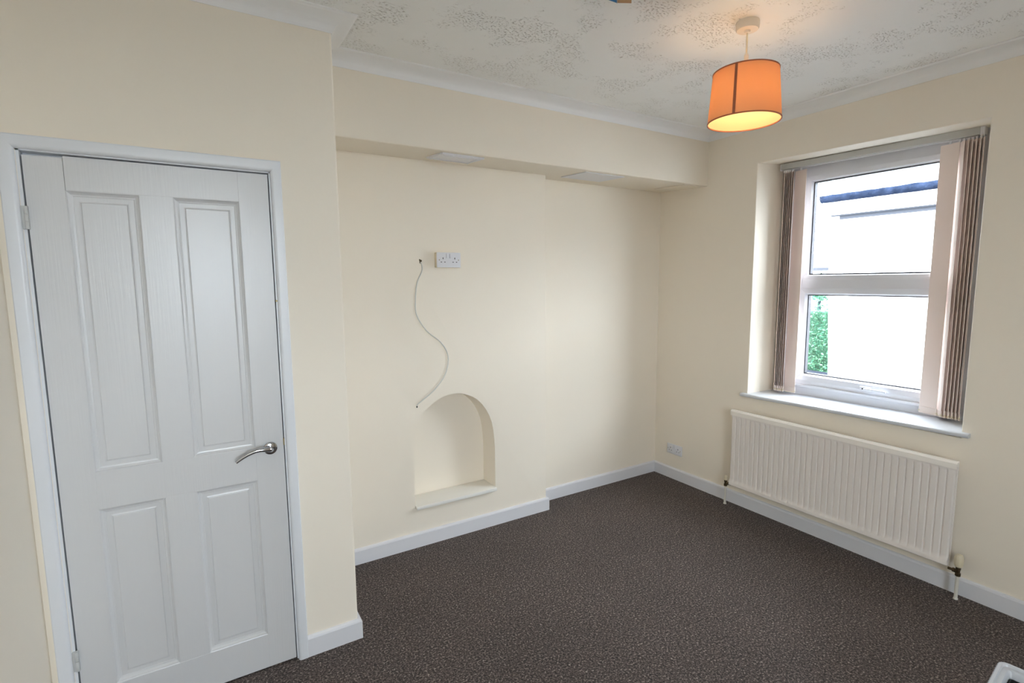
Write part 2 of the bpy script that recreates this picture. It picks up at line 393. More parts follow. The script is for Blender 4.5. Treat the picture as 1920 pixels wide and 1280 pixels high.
coving('trim_9', [(XW, YR), (XL, YR)], [(-1, 1), (1, 1)])['label'] = 'white coving above the wall behind the viewpoint'
for o in bpy.data.objects:
    if o.name.startswith('trim_') and 'coving' in str(o.get('label', '')): o['category'] = 'coving'

# ------------------------------------------------------------------ skirting boards
SP = [(0, 0), (.015, 0), (.015, ZB-.012), (.012, ZB-.004), (.006, ZB), (0, ZB)]
def skirting(name, path, normals, label):
    bm = B(); loft(bm, [[(x+nx*o, y+ny*o, z) for o, z in SP] for (x, y), (nx, ny) in zip(path, normals)])
    o = struct(obj(name, bm, m_skirt), label, 'skirting board'); return o
skirting('baseboard_door', [(.302, YD), (XD, YD), (XD, YC)], [(0, -1), (1, -1), (1, -1)], 'short white skirting board between door and wall corner')
skirting('baseboard_chimney', [(XD, YC), (XC, YC), (XC, YA)], [(1, -1), (1, -1), (1, -1)], 'white skirting board along the chimney breast')
skirting('baseboard_back', [(XC, YA), (XW, YA)], [(1, -1), (-1, -1)], 'white skirting board in the alcove')
skirting('baseboard_right', [(XW, YA), (XW, YR)], [(-1, -1), (-1, 1)], 'white skirting board under the radiator and window')
skirting('baseboard_rear', [(XW, YR), (XL, YR)], [(-1, 1), (1, 1)], 'white skirting board behind the viewpoint')
skirting('baseboard_left', [(XL, YR), (XL, YD-.02)], [(1, 1), (1, 0)], 'white skirting board on the left wall')

# ------------------------------------------------------------------ door
door = struct(thing('door_1', 'white painted four-panel door with a chrome lever handle', 'door', (-.09, YD+.03, 0)))
DL, DR, DT, DB = -.434, .2585, 1.981, .006
y0, y1 = YD+.006, YD+.042
def dbox(name, x0, x1, z0, z1, yy=y0, bev=.0008):
    bm = B(); box(bm, x0, x1, yy, y1, z0, z1, bev, 2); return obj(name, bm, m_door, door)
sx = [-.337, -.145, -.048, .157]
dbox('stile', DL, sx[0], DB, DT-.006, y0+.0008); dbox('stile', sx[3], DR, DB, DT)
dbox('rail', sx[0]+.0012, sx[3], 1.874, DT); dbox('rail', sx[0], sx[3], .802, .934); dbox('rail', sx[0], sx[3], DB, .150)
dbox('muntin', sx[1], sx[2], .934, 1.874); dbox('muntin', sx[1], sx[2], .150, .802)
def door_panel(xa, xb, za, zb):
    """sunk panel: ovolo moulding, flat margin, raised and fielded centre"""
    rings = []
    for inset, dep in ((0, 0), (.002, .001), (.004, .006), (.010, .011), (.015, .012), (.0165, .0135), (.030, .0135), (.034, .0125), (.0355, .0095), (.037, .009)):
        rings.append([(xa+inset, y0+dep, za+inset), (xb-inset, y0+dep, za+inset), (xb-inset, y0+dep, zb-inset), (xa+inset, y0+dep, zb-inset)])
    bm = B(); vs = [[bm.verts.new(p) for p in r] for r in rings]
    for i in range(len(vs)-1):
        for j in range(4): bm.faces.new((vs[i][j], vs[i][(j+1) % 4], vs[i+1][(j+1) % 4], vs[i+1][j]))
    bm.faces.new(vs[-1])
    bb = [bm.verts.new((x, y1-.004, z)) for x, z in ((xa, za), (xb, za), (xb, zb), (xa, zb))]
    for j in range(4): bm.faces.new((vs[0][(j+1) % 4], vs[0][j], bb[j], bb[(j+1) % 4]))
    bm.faces.new(bb[::-1]); bmesh.ops.recalc_face_normals(bm, faces=bm.faces[:])
    obj('panel', bm, m_door, door)
for xa, xb in ((sx[0], sx[1]), (sx[2], sx[3])):
    door_panel(xa, xb, .934, 1.874); door_panel(xa, xb, .150, .802)
# handle: round rose, short neck, curved lever
hc = Vector((.2095, y0, .925))
bm = B(); lathe(bm, [(.024, 0), (.0255, -.003), (.0245, -.007), (.020, -.0095), (.012, -.011)], hc, 40, 'y')
hd = obj('handle', bm, m_chrome, door, smooth=True); hd['label'] = 'curved chrome lever handle on a round rose'
bm = B()
pts = spline([hc+Vector((0, -.008, 0)), hc+Vector((0, -.032, .001)), hc+Vector((-.006, -.045, .006)), hc+Vector((-.02, -.050, .010)), hc+Vector((-.05, -.051, .0115)), hc+Vector((-.08, -.050, .003)), hc+Vector((-.104, -.049, -.009)), hc+Vector((-.124, -.048, -.022))], 8)
tube(bm, pts, [.0092 if i < 20 else .0092-.003*min(1, (i-20)/(len(pts)-21)) for i in range(len(pts))], 16)
obj('lever', bm, m_chrome, hd, smooth=True)
bm = B(); box(bm, .2575, .2675, y0-.003, y0+.03, .928, .956, .001); obj('latch_plate', bm, m_brass, door)
bm = B(); box(bm, .259, .271, YD-.002, YD+.01, 1.502, 1.508, .001); obj('catch_pin', bm, m_brass, door)
for zc_, kn in ((1.782, 3), (.284, 2)):
    bm = B(); box(bm, -.4475, -.430, YD-.004, YD+.004, zc_-.036, zc_+.036, .001)
    h = obj('hinge', bm, m_hinge, door)
    for k in range(kn):
        hh = .072/kn; bm = B(); lathe(bm, [(.0050, 0), (.0058, .001), (.0058, hh-.002), (.0050, hh-.001)], (-.4355, YD-.004, zc_-.036+k*hh), 14); obj('knuckle', bm, m_hinge, h, smooth=True)
# door lining with stops, dark cupboard behind
bm = B()
for a, b in ((DX0, DX0+.008), (DX1-.006, DX1)):
    box(bm, a, b, YD+.002, YD+.1, 0, DZ)
box(bm, DX0, DX1, YD+.002, YD+.1, DZ-.007, DZ)
box(bm, DX0+.008, DX0+.025, YD+.046, YD+.06, 0, DZ-.007); box(bm, DX1-.023, DX1-.006, YD+.046, YD+.06, 0, DZ-.007); box(bm, DX0+.025, DX1-.023, YD+.046, YD+.06, DZ-.024, DZ-.007)
struct(obj('trim_6', bm, m_trim), 'white door lining and stops around the door', 'door lining')
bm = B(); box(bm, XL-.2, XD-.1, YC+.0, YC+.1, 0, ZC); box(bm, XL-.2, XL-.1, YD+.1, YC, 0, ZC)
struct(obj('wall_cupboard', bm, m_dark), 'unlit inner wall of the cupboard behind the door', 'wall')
# architrave, mitred, rounded inner edge
AP = [(0, 0), (0, -.007), (.0015, -.011), (.004, -.014), (.008, -.016), (.012, -.0168), (.037, -.0165), (.040, -.014), (.040, 0)]
ax0, ax1, az = -.447, .2665, 1.990
def arch_ring(kind):
    out = []
    for u, d in AP:
        if kind == 'bl': out.append((ax0-u*1.0, YD+d, 0))
        if kind == 'tl': out.append((ax0-u*1.0, YD+d, az+u*1.02))
        if kind == 'tr': out.append((ax1+u*.94, YD+d, az+u*1.02))
        if kind == 'br': out.append((ax1+u*.94, YD+d, 0))
    return out
for nm, a, b, lb in (('trim_7', 'bl', 'tl', 'left upright of the white door architrave'), ('trim_8', 'tl', 'tr', 'head of the white door architrave'), ('trim_10', 'tr', 'br', 'right upright of the white door architrave')):
    bm = B(); loft(bm, [arch_ring(a), arch_ring(b)]); struct(obj(nm, bm, m_trim, smooth=True), lb, 'architrave')

# ------------------------------------------------------------------ window
win = struct(thing('window_1', 'white framed window with fixed upper light and opening lower sash', 'window', (XF, 1.54, FZ0)))
def wz(z): return 1.57+(z-1.57)*1.006
def wy(y): return y*1.006
GL0, GL1 = wy(1.874), 1.176           # glass left and right
def ubox(bm, x0, x1, ya, yb, za, zb, bev=.003): box(bm, x0, x1, ya, yb, za, zb, bev, 2)
ZT0, ZT1 = wz(1.512), wz(1.602)       # transom
ZU = wz(2.187)                        # top of upper glass
ZS0, ZS1 = wz(.951), wz(1.473)        # lower glass
ZSO = wz(.900)                        # sash bottom
bm = B()
ubox(bm, XF, XF+.06, GL0+.034, FY0, .79, 2.345); ubox(bm, XF, XF+.06, FY1, GL1-.034, .79, 2.345)
ubox(bm, XF, XF+.06, GL1-.036, GL0+.036, ZU+.028, 2.345)
obj('window_frame', bm, m_upvc, win)
bm = B()    # bead bevels of the fixed upper light
def bevel_frame(bm, xa, dx, ya, yb, za, zb, wdt):
    """sloping bead running round a light: outer rim at xa, falling by dx at the glass"""
    o = [(xa, ya-wdt, za-wdt), (xa, yb+wdt, za-wdt), (xa, yb+wdt, zb+wdt), (xa, ya-wdt, zb+wdt)]
    m_ = [(xa+dx*.25, ya-wdt*.25, za-wdt*.25), (xa+dx*.25, yb+wdt*.25, za-wdt*.25), (xa+dx*.25, yb+wdt*.25, zb+wdt*.25), (xa+dx*.25, ya-wdt*.25, zb+wdt*.25)]
    i_ = [(xa+dx, ya, za), (xa+dx, yb, za), (xa+dx, yb, zb), (xa+dx, ya, zb)]
    b_ = [(xa+.045, p[1], p[2]) for p in i_]; ob = [(xa+.045, p[1], p[2]) for p in o]
    loft(bm, [ob, o, m_, i_, b_, ob], True, False)
bevel_frame(bm, XF-.006, .02, GL1, GL0, ZT1, ZU, .036)
obj('glazing_bead', bm, m_upvc, win)
bm = B(); ubox(bm, XF-.004, XF+.06, GL1-.034, GL0+.034, ZT0, ZT1-.006); obj('transom', bm, m_upvc, win)
bm = B(); bevel_frame(bm, XF-.014, .022, GL1, GL0, ZS0, ZS1, .040); bm2 = bm
sash = obj('sash', bm, m_upvc, win)
bm = B(); ubox(bm, XF-.009, XF+.06, GL1-.06, GL0+.06, .866, .9085, .002); ubox(bm, XF-.024, XF-.004, GL1-.12, GL0+.10, .862, .880, .004)
obj('bottom_rail', bm, m_upvc, win)
bm = B(); ubox(bm, XF-.006, XF+.06, GL1-.13, GL0+.13, .79, .864, .003); obj('sub_sill', bm, m_upvc, win)
for za, zb in ((ZT1, ZU), (ZS0, ZS1)):
    bm = B(); g = .006; xx = XF+.012
    for a, b, c, d in ((GL1, GL1+g, za, zb), (GL0-g, GL0, za, zb), (GL1+g, GL0-g, za, za+g), (GL1+g, GL0-g, zb-g, zb)):
        box(bm, xx, xx+.03, a, b, c, d)
    obj('gasket', bm, m_gasket, win)
    bm = B(); box(bm, XF+.026, XF+.030, GL1+.002, GL0-.002, za+.002, zb-.002); obj('pane', bm, m_gl, win)
# espagnolette handle
hy = 1.492
bm = B(); box(bm, XF-.026, XF-.014, hy-.028, hy+.034, ZSO+.004, ZSO+.030, .004, 2)
wh = obj('handle', bm, m_upvc, sash, smooth=True); wh['label'] = 'white curved window handle'
bm = B(); tube(bm, spline([(XF-.024, hy, ZSO+.016), (XF-.045, hy-.004, ZSO+.018), (XF-.050, hy-.03, ZSO+.020), (XF-.046, hy-.07, ZSO+.020), (XF-.044, hy-.115, ZSO+.018)], 6), .0068, 12)
obj('lever', bm, m_upvc, wh, smooth=True)
bm = B(); lathe(bm, [(.004, XF-.0275), (.004, XF-.0255)], (0, hy+.016, ZSO+.017), 12, 'x'); obj('key_hole', bm, m_dark, wh)
# window board with rounded nose and ears
bm = B()
def sz(y): return .803 + (2.14-y)*.0155
sy0, sy1 = 2.146, .918
prof = [(XW, 0), (XW-.024, 0), (XW-.030, -.003), (XW-.033, -.009), (XW-.033, -.015), (XW-.030, -.020), (XW-.024, -.022), (XW, -.022)]
ring = lambda y: [(x, y, sz(y)+z) for x, z in prof]
loft(bm, [ring(sy0), ring(sy1)])
prism(bm, [(XW-.001, WY0-.002, sz(WY0)), (XF-.004, FY0+.02, sz(WY0)), (XF-.004, FY1-.02, sz(WY1)), (XW-.001, WY1+.002, sz(WY1))], (0, 0, -.022))
struct(obj('window_sill', bm, m_sill, win, smooth=True))

# ------------------------------------------------------------------ vertical blind, drawn to both sides
XB = 3.362
blind = thing('vertical_blind', 'pinkish beige vertical blind drawn open to both sides of the window', 'blind', (XB, 1.54, 2.30))
def rz(y): return 2.296 + (y-1.53)*.0135
bm = B()
xa, xb = XB-.018, XB+.018
prism(bm, [(xa, 2.062, rz(2.062)+.021), (xb, 2.062, rz(2.062)+.021), (xb, 2.062, rz(2.062)-.016), (xa+.004, 2.062, rz(2.062)-.016), (xa, 2.062, rz(2.062)-.012)],
      (0, 1.045-2.062, rz(1.045)-rz(2.062)))
hr = obj('headrail', bm, m_rail, blind)
for ya, yb in ((2.062, 2.066), (1.026, 1.045)):
    bm = B(); zz = rz((ya+yb)/2); box(bm, xa-.002, xb+.002, ya, yb, zz-.020, zz+.022, .003); obj('end_cap', bm, m_plas, hr)
bm = B(); tube(bm, [(XB, 2.05, rz(2.05)-.020), (XB, 1.05, rz(1.05)-.020)], .0022, 8); obj('spacer_rod', bm, m_plas, hr)
for yy in (1.036, 1.026):     # control cords
    bm = B(); tube(bm, spline([(xa-.006, yy, rz(yy)-.01), (xa-.007, yy-.001, 1.9), (xa-.006, yy, 1.3), (xa-.007, yy+.002, .98)], 6), .0013, 6); obj('control_cord', bm, m_plas, blind, smooth=True)
SW = .089
def slat_parts(first, cy, ang, zt, zb):
    org = Vector((XB, cy, zt))
    def P(u, dx, z): return (XB+dx*math.cos(ang)+u*math.sin(ang), cy+u*math.cos(ang)-dx*math.sin(ang), z)
    bm = B(); th = .0007; n = 8; zs = [zt-.012, zt-.05, zt-.5, zb+.5, zb+.04, zb]
    rings = []
    for z in zs:
        f = [P(SW*(k/n-.5), .0018*math.sin(PI*k/n)-th, z) for k in range(n+1)]; g = [P(SW*(k/n-.5), .0018*math.sin(PI*k/n)+th, z) for k in range(n, -1, -1)]
        rings.append(f+g)
    loft(bm, rings); o = obj('slat', bm, m_slat, blind)
    bm = B(); r_ = []
    for z in (zb-.001, zb+.035): r_.append([P(-SW/2-.0008, -.0018, z), P(SW/2+.0008, -.0018, z), P(SW/2+.0008, .0034, z), P(-SW/2-.0008, .0034, z)])
    loft(bm, r_); obj('weight_pocket', bm, m_slat, o)
    bm = B(); box(bm, XB-.006, XB+.006, cy-.005, cy+.005, zt-.014, zt+.004, .003); obj('carrier', bm, m_plas, o)
    bm = B()
    for s in (-1, 1):
        p = Vector(P(s*SW*.5, 0, zb+.012)); lathe(bm, [(.001, -.004), (.0042, -.002), (.0042, .002), (.001, .004)], p, 10, 'z')
    obj('chain_clip', bm, m_plasw, o, smooth=True)['kind'] = 'stuff'
    return P
RY = [1.166, 1.126, 1.109, 1.092, 1.075, 1.059, 1.043]; LY = [1.937, 1.992, 2.004, 2.016, 2.026, 2.036, 2.045]
def slat_angle(i): return math.radians(14 if i == 0 else 46 + i*1.5)
for i, cy in enumerate(RY): slat_parts(i == 0, cy, slat_angle(i), rz(cy)-.022, .838)
for i, cy in enumerate(LY): slat_parts(False, cy, slat_angle(i), rz(cy)-.022, .822)
bm = B()
for ys, sg, zb in ((RY, -1, .850), (LY, 1, .834)):
    for i in range(6):
        for s in (-1, 1):
            a, a2 = slat_angle(i), slat_angle(i+1)
            p = Vector((XB+s*SW/2*math.sin(a), ys[i]+s*SW/2*math.cos(a), zb)); q = Vector((XB+s*SW/2*math.sin(a2), ys[i+1]+s*SW/2*math.cos(a2), zb)); mdl = (p+q)/2+Vector((0, 0, -.009))
            tube(bm, spline([p, mdl, q], 3), .0012, 6)
obj('bottom_chain', bm, m_plasw, blind)['kind'] = 'stuff'

# ------------------------------------------------------------------ radiator
RX, RY0, RY1, RZ0, RZ1 = 3.073, .932, 2.165, .158, .691
rad = thing('radiator', 'long white fluted panel radiator under the window', 'radiator', (RX+.03, (RY0+RY1)/2, RZ0))
bm = B(); n = 36; pw = (RY1-RY0-.008)/n; prof = []
for k in range(n):
    ya = RY0+.004+k*pw
    for f, d in ((.0, .0105), (.07, .0095), (.16, .0052), (.5, .004), (.84, .0052), (.93, .0095)): prof.append((ya+f*pw, d))
prof.append((RY1-.004, .0105))
def flat(x, z): return [(x, y, z) for y, d in prof]
def mix(t, x, z): return [(x*(1-t)+(RX+d)*t, y, z) for y, d in prof]
loft(bm, [flat(RX+.016, RZ0), flat(RX+.001, RZ0), flat(RX-.003, RZ0+.004), flat(RX-.003, RZ0+.022), mix(.15, RX-.002, RZ0+.027), mix(.7, RX, RZ0+.038), mix(1, RX, RZ0+.050), mix(1, RX, RZ1-.060), mix(.6, RX, RZ1-.050), flat(RX+.004, RZ1-.043), flat(RX+.004, RZ1-.01)], False, False)
box(bm, RX+.012, RX+.018, RY0+.002, RY1-.002, RZ0, RZ1-.03)
obj('front_panel', bm, m_rad, rad, smooth=True)
bm = B(); box(bm, RX+.022, RX+.057, RY0+.05, RY1-.05, RZ0+.015, RZ1-.05, .003); obj('convector', bm, m_rad, rad)
bm = B(); box(bm, RX+.060, RX+.072, RY0+.012, RY1-.012, RZ0-.004, RZ1-.025, .003); obj('light_block_panel', bm, m_rad, rad)  # unseen panel added to deepen the shade below the radiator
bm = B()
prism(bm, [(RX-.004, RY0-.002, RZ1-.036), (RX-.004, RY0-.002, RZ1-.010), (RX+.006, RY0-.002, RZ1), (RX+.024, RY0-.002, RZ1), (RX+.024, RY0-.002, RZ1-.030), (RX+.019, RY0-.002, RZ1-.030), (RX+.019, RY0-.002, RZ1-.006), (RX+.007, RY0-.002, RZ1-.006), (RX+.000, RY0-.002, RZ1-.012), (RX+.000, RY0-.002, RZ1-.036)], (0, RY1-RY0+.004, 0))
obj('top_cap', bm, m_radw, rad)
for yb in (RY0+.15, RY1-.15):
    bm = B(); box(bm, RX+.018, XW-.0005, yb-.015, yb+.015, RZ0+.05, RZ1-.05, .002); obj('wall_bracket', bm, m_rad, rad)
# thermostatic valve on the right, lockshield valve on the left
vx = RX+.022
def valve(y, side, trv):
    z = RZ0+.0 if trv else RZ0-.002
    z += -.016 if trv else -.004
    bm = B(); lathe(bm, [(.0095, -.022), (.0115, -.020), (.0115, -.006), (.008, -.004), (.0085, .010), (.0105, .012), (.0105, .024), (.007, .026)], (vx, y, z), 18)
    lathe(bm, [(.007, 0), (.007, .010*side), (.0105, .011*side), (.0105, .022*side), (.0065, .023*side), (.0065, .040*side)], (vx, y, z+.002), 12, 'y')
    v = obj('valve_body', bm, m_dull, rad, smooth=True)
    bm = B()
    if trv:
        R_ = []; seg = 36
        for h, r, rid in ((.026, .013, 0), (.032, .0165, 0), (.036, .0175, 1), (.052, .0195, 1), (.068, .0195, 1), (.080, .0175, 1), (.087, .014, 0), (.090, .007, 0)):
            R_.append([(vx+(r-(.0014 if rid and k % 3 == 0 else 0))*math.cos(2*PI*k/seg), y+(r-(.0014 if rid and k % 3 == 0 else 0))*math.sin(2*PI*k/seg), z+h) for k in range(seg)])
        loft(bm, R_); obj('thermostatic_head', bm, m_plasw, v, smooth=True)['label'] = 'cream ribbed thermostatic valve head'
    else:
        lathe(bm, [(.0105, .022), (.0115, .024), (.0105, .050), (.007, .054)], (vx, y, z), 18); obj('valve_cap', bm, m_plasw, v, smooth=True)
    bm = B(); tube(bm, [(vx, y, z-.02), (vx, y, 0.0)], .0075, 12); lathe(bm, [(.010, .0), (.0095, .006), (.0075, .009)], (vx, y, 0.0), 14); obj('feed_pipe', bm, m_pipe, rad, smooth=True)
valve(RY0-.036, 1, True); valve(RY1+.036, -1, False)

# ------------------------------------------------------------------ double sockets
def socket(root, fr, wd, ht, dep, surface):
    """fr(u,v,d): u across, v up, d out from wall -> world"""
    def bx(bm, u0, u1, v0, v1, d0, d1, bev=0.0):
        g = bmesh.ops.create_cube(bm, size=1.0)['verts']
        for v in g: v.co = Vector((u0+(v.co.x+.5)*(u1-u0), v0+(v.co.y+.5)*(v1-v0), d0+(v.co.z+.5)*(d1-d0)))
        if bev: bmesh.ops.bevel(bm, geom=list({e for v in g for e in v.link_edges}), offset=bev, segments=2, affect='EDGES', profile=.5)
    def fin(name, bm, m, par):
        for v in bm.verts: v.co = Vector(fr(*v.co))
        bmesh.ops.recalc_face_normals(bm, faces=bm.faces[:])
        return obj(name, bm, m, par, smooth=True)
    if surface:
        bm = B(); bx(bm, -wd/2, wd/2, -ht/2, ht/2, 0, dep-.009, .003); fin('back_box', bm, m_plasw, root)
    bm = B(); bx(bm, -wd/2, wd/2, -ht/2, ht/2, dep-.009, dep, .003); pl = fin('face_plate', bm, m_plas, root)
    for s in (-1, 1):
        cu = s*.037
        bm = B(); bx(bm, cu*.0+s*.011-.0075, s*.011+.0075, .010, .036, dep-.002, dep+.0055, .0015)
        fin('rocker_switch', bm, m_plas, pl)
        bm = B()
        bx(bm, cu-.0022, cu+.0022, .004, .014, dep-.001, dep+.0004)
        for q in (-1, 1): bx(bm, cu+q*.011-.0036, cu+q*.011+.0036, -.014, -.010, dep-.001, dep+.0004)
        fin('pin_slots', bm, m_dark, pl)
        bm = B(); bx(bm, s*.0605-.0028, s*.0605+.0028, -.0028, .0028, dep-.001, dep+.0006, .001); fin('screw', bm, m_brass, pl)
s1 = thing('double_socket', 'white surface-mounted double socket high on the chimney breast', 'socket', (1.268, YC, 1.700), 'double wall sockets')
socket(s1, lambda u, v, d: (1.262+u, YC-d, 1.700+v), .150, .086, .036, True)
s2 = thing('double_socket', 'white double socket low on the window wall near the corner', 'socket', (XW, 2.715, .24), 'double wall sockets')
socket(s2, lambda u, v, d: (XW-d, 2.714-u, .240+v), .146, .080, .012, False)

# ------------------------------------------------------------------ hanging cable
cab = thing('hanging_cable', 'loose white cable hanging from a hole in the chimney breast', 'cable', (1.10, YC, 1.69))
cp = [(788, 490, .0), (790, 494, .012), (791, 508, .02), (782, 530, .035), (779, 560, .05), (781, 590, .058), (800, 620, .062), (825, 640, .062), (838, 660, .058), (840, 680, .055), (833, 705, .055), (815, 730, .056), (795, 748, .058), (784, 757, .060), (782, 761, .060)]
def ray(u, v, y):
    d = fw + rt*((u-960)/965.3) - up*((v-640)/965.3); t = y/d.y; return Vector((d.x*t, y, 1.57+d.z*t))
CP = [ray(u, v, YC-d) for u, v, d in cp]      # the cable bulges a few centimetres off the wall
CP[0] = CP[0] + Vector((0, .02, 0))
sp_ = spline(CP, 6)
bm = B(); tube(bm, sp_, .0032, 10); obj('cable_sheath', bm, m_cable, cab, smooth=True)
bm = B(); tube(bm, [sp_[-1], sp_[-1]+Vector((-.001, 0, -.009))], .0038, 8); obj('bare_end', bm, m_dark, cab)
bm = B(); c_ = CP[0]
pts = []
for k in range(12):
    a = 2*PI*k/12; r = .0085*(1+.35*math.sin(3*a+1)); pts.append((c_.x+r*math.cos(a)*.9, YC-.0012, c_.z+r*math.sin(a)*1.3+.002))
prism(bm, pts, (0, .001, 0)); obj('ragged_hole', bm, m_dull, cab)

# ------------------------------------------------------------------ pendant lamp
LX, LY_ = 1.955, 1.375
lamp = thing('pendant_lamp', 'lit pendant lamp with an orange drum shade and brown seam', 'lamp', (LX, LY_, ZC))
bm = B(); lathe(bm, [(.0435, ZC), (.0445, ZC-.004), (.0435, ZC-.026), (.040, ZC-.031), (.012, ZC-.033), (.010, ZC-.040), (.004, ZC-.042)], (LX, LY_, 0), 48); obj('ceiling_rose', bm, m_rose, lamp, smooth=True)
bm = B(); tube(bm, [(LX, LY_, ZC-.04), (LX, LY_, 2.44)], .0032, 10); obj('flex', bm, m_flex, lamp, smooth=True)
bm = B(); lathe(bm, [(.005, 2.475), (.0085, 2.468), (.0085, 2.45), (.013, 2.43), (.017, 2.405), (.019, 2.40), (.019, 2.372), (.017, 2.370)], (LX, LY_, 0), 28); obj('lamp_holder', bm, m_rose, lamp, smooth=True)
ZT_, ZB_, RT_, RB_ = 2.403, 2.212, .124, .139
def shade_shell(r_off, seg=96):
    bm = B(); rings = []
    for k in range(9):
        f = k/8; r = RT_+(RB_-RT_)*f+r_off; z = ZT_+(ZB_-ZT_)*f
        rings.append([(LX+r*math.cos(2*PI*j/seg), LY_+r*math.sin(2*PI*j/seg), z) for j in range(seg)])
    loft(bm, rings, True, False); return bm
sh = obj('lamp_shade', shade_shell(0), m_shade, lamp, smooth=True); sh['label'] = 'orange fabric drum shade glowing from within'
obj('shade_lining', shade_shell(-.0015), m_shadein, sh, smooth=True)
for z, r in ((ZT_, RT_), (ZB_, RB_)):
    bm = B(); ring = [(LX+(r+.0002)*math.cos(2*PI*j/96), LY_+(r+.0002)*math.sin(2*PI*j/96)) for j in range(96)]
    lathe(bm, [(r-.0022, z-.0022), (r+.0016, z-.0022), (r+.0016, z+.0022), (r-.0022, z+.0022), (r-.0022, z-.0022)], (LX, LY_, 0), 96, 'z', False); obj('trim_ring', bm, m_brown, sh, smooth=True)
sa = math.atan2(-LY_, -LX) - .27
bm = B()
ta = .0050/RB_
rings = []
for k in range(7):
    f = k/6; z = ZT_+(ZB_-ZT_)*f; r = RT_+(RB_-RT_)*f
    a = sa; rings.append([(LX+(r+o_)*math.cos(a+s*ta), LY_+(r+o_)*math.sin(a+s*ta), z) for o_, s in ((-.003, -1), (.0022, -1), (.0022, 1), (-.003, 1))])
loft(bm, rings); obj('seam', bm, m_brown, sh)
m_metal = mat('white_wire', (225, 220, 210), .4)
bm = B()
for k in range(3):
    a = 2*PI*k/3+.4; tube(bm, [(LX+.02*math.cos(a), LY_+.02*math.sin(a), 2.374), (LX+.07*math.cos(a), LY_+.07*math.sin(a), 2.366), (LX+(RT_-.001)*math.cos(a), LY_+(RT_-.001)*math.sin(a), ZT_-.003)], .0016, 6)
lathe(bm, [(.019, 2.376), (.023, 2.376), (.023, 2.372), (.019, 2.372), (.019, 2.376)], (LX, LY_, 0), 24, 'z', False); obj('shade_carrier', bm, m_metal, sh)
m_bulb = mat('lit_bulb', (255, 240, 210), .5, emit=(1.0, .72, .40), estr=BULB*10)
bm = B(); lathe(bm, [(.012, 2.372), (.013, 2.355), (.022, 2.335), (.029, 2.312), (.030, 2.298), (.026, 2.281), (.015, 2.270), (.004, 2.267)], (LX, LY_, 0), 28); obj('bulb', bm, m_bulb, lamp, smooth=True)

# ------------------------------------------------------------------ small box on the ceiling at the very top of the picture
m_blue = mat('blue_card', (40, 118, 176), .5); m_tan = mat('tan_card', (190, 150, 110), .6); m_gry = mat('pale_card_edge', (190, 190, 192), .6)
cb = thing('ceiling_card', 'small folded blue and tan card on the ceiling at the top edge of the view', 'card', (1.33, 1.45, ZC))
pc, pl, pr_ = ray(1157, 5, 1.46), ray(1138, -1.5, 1.43), ray(1184, 5.5, 1.475)
def card(name, a, b, m, th=.002):
    d = Vector((fw.x, fw.y, 0)).normalized()*th
    bm = B(); loft(bm, [[a, b, Vector((b.x, b.y, ZC)), Vector((a.x, a.y, ZC))], [a+d, b+d, Vector((b.x, b.y, ZC))+d, Vector((a.x, a.y, ZC))+d]], True, True); obj(name, bm, m, cb)
card('blue_leaf', pl, pc-rt*.001, m_blue); card('tan_leaf', pc+rt*.001, pr_, m_tan)
card('pale_fold', pc-rt*.0016-up*.001, pc+rt*.0016-up*.001, m_gry, .003)
# ------------------------------------------------------------------ white plastic crate, only its corner in the picture
m_crate = mat('white_crate_plastic', (190, 192, 196), .22); m_inside = mat('black_crate_inside', (22, 21, 22), .6)
cc = Vector((2.044, .474, .40))
crate = thing('storage_crate', 'pale grey plastic crate with a black inside, cut off by the lower right corner', 'crate', (1.9, .3, 0.0))
ex = Vector((.10, -.995, 0)).normalized(); ey = Vector((-.995, -.10, 0)).normalized()
LA, LB = .40, .34
def P2(a, b, z): q = cc+ex*a+ey*b; return (q.x, q.y, z)
def rr(inset, z, rad=.022, n=5):
    out = []; a0, a1, b0, b1 = inset, LA-inset, inset, LB-inset; r = max(.006, rad-inset*.5)
    for (ca, cb_, st) in ((a0+r, b0+r, PI), (a1-r, b0+r, 1.5*PI), (a1-r, b1-r, 0), (a0+r, b1-r, .5*PI)):
        for k in range(n+1):
            t_ = st+PI/2*k/n; out.append(P2(ca+r*math.cos(t_), cb_+r*math.sin(t_), z))
    return out
bm = B(); loft(bm, [rr(.050, .002), rr(.040, .05), rr(.020, .34), rr(.016, .372), rr(.002, .376), rr(.0, .380), rr(.0, .396), rr(.003, .400), rr(.010, .400), rr(.013, .394), rr(.024, .392), rr(.028, .386), rr(.030, .36), rr(.052, .02)], True, True)
obj('tub', bm, m_crate, crate, smooth=True)
bm = B(); loft(bm, [rr(.036, .372), rr(.033, .372), rr(.054, .024), rr(.058, .03), rr(.038, .366)], True, False)  # inner faces of the tub coloured black
obj('black_inside', bm, m_inside, crate, smooth=True)
bm = B(); loft(bm, [rr(.0565, .028), rr(.0565, .034)]); obj('black_base', bm, m_inside, crate)

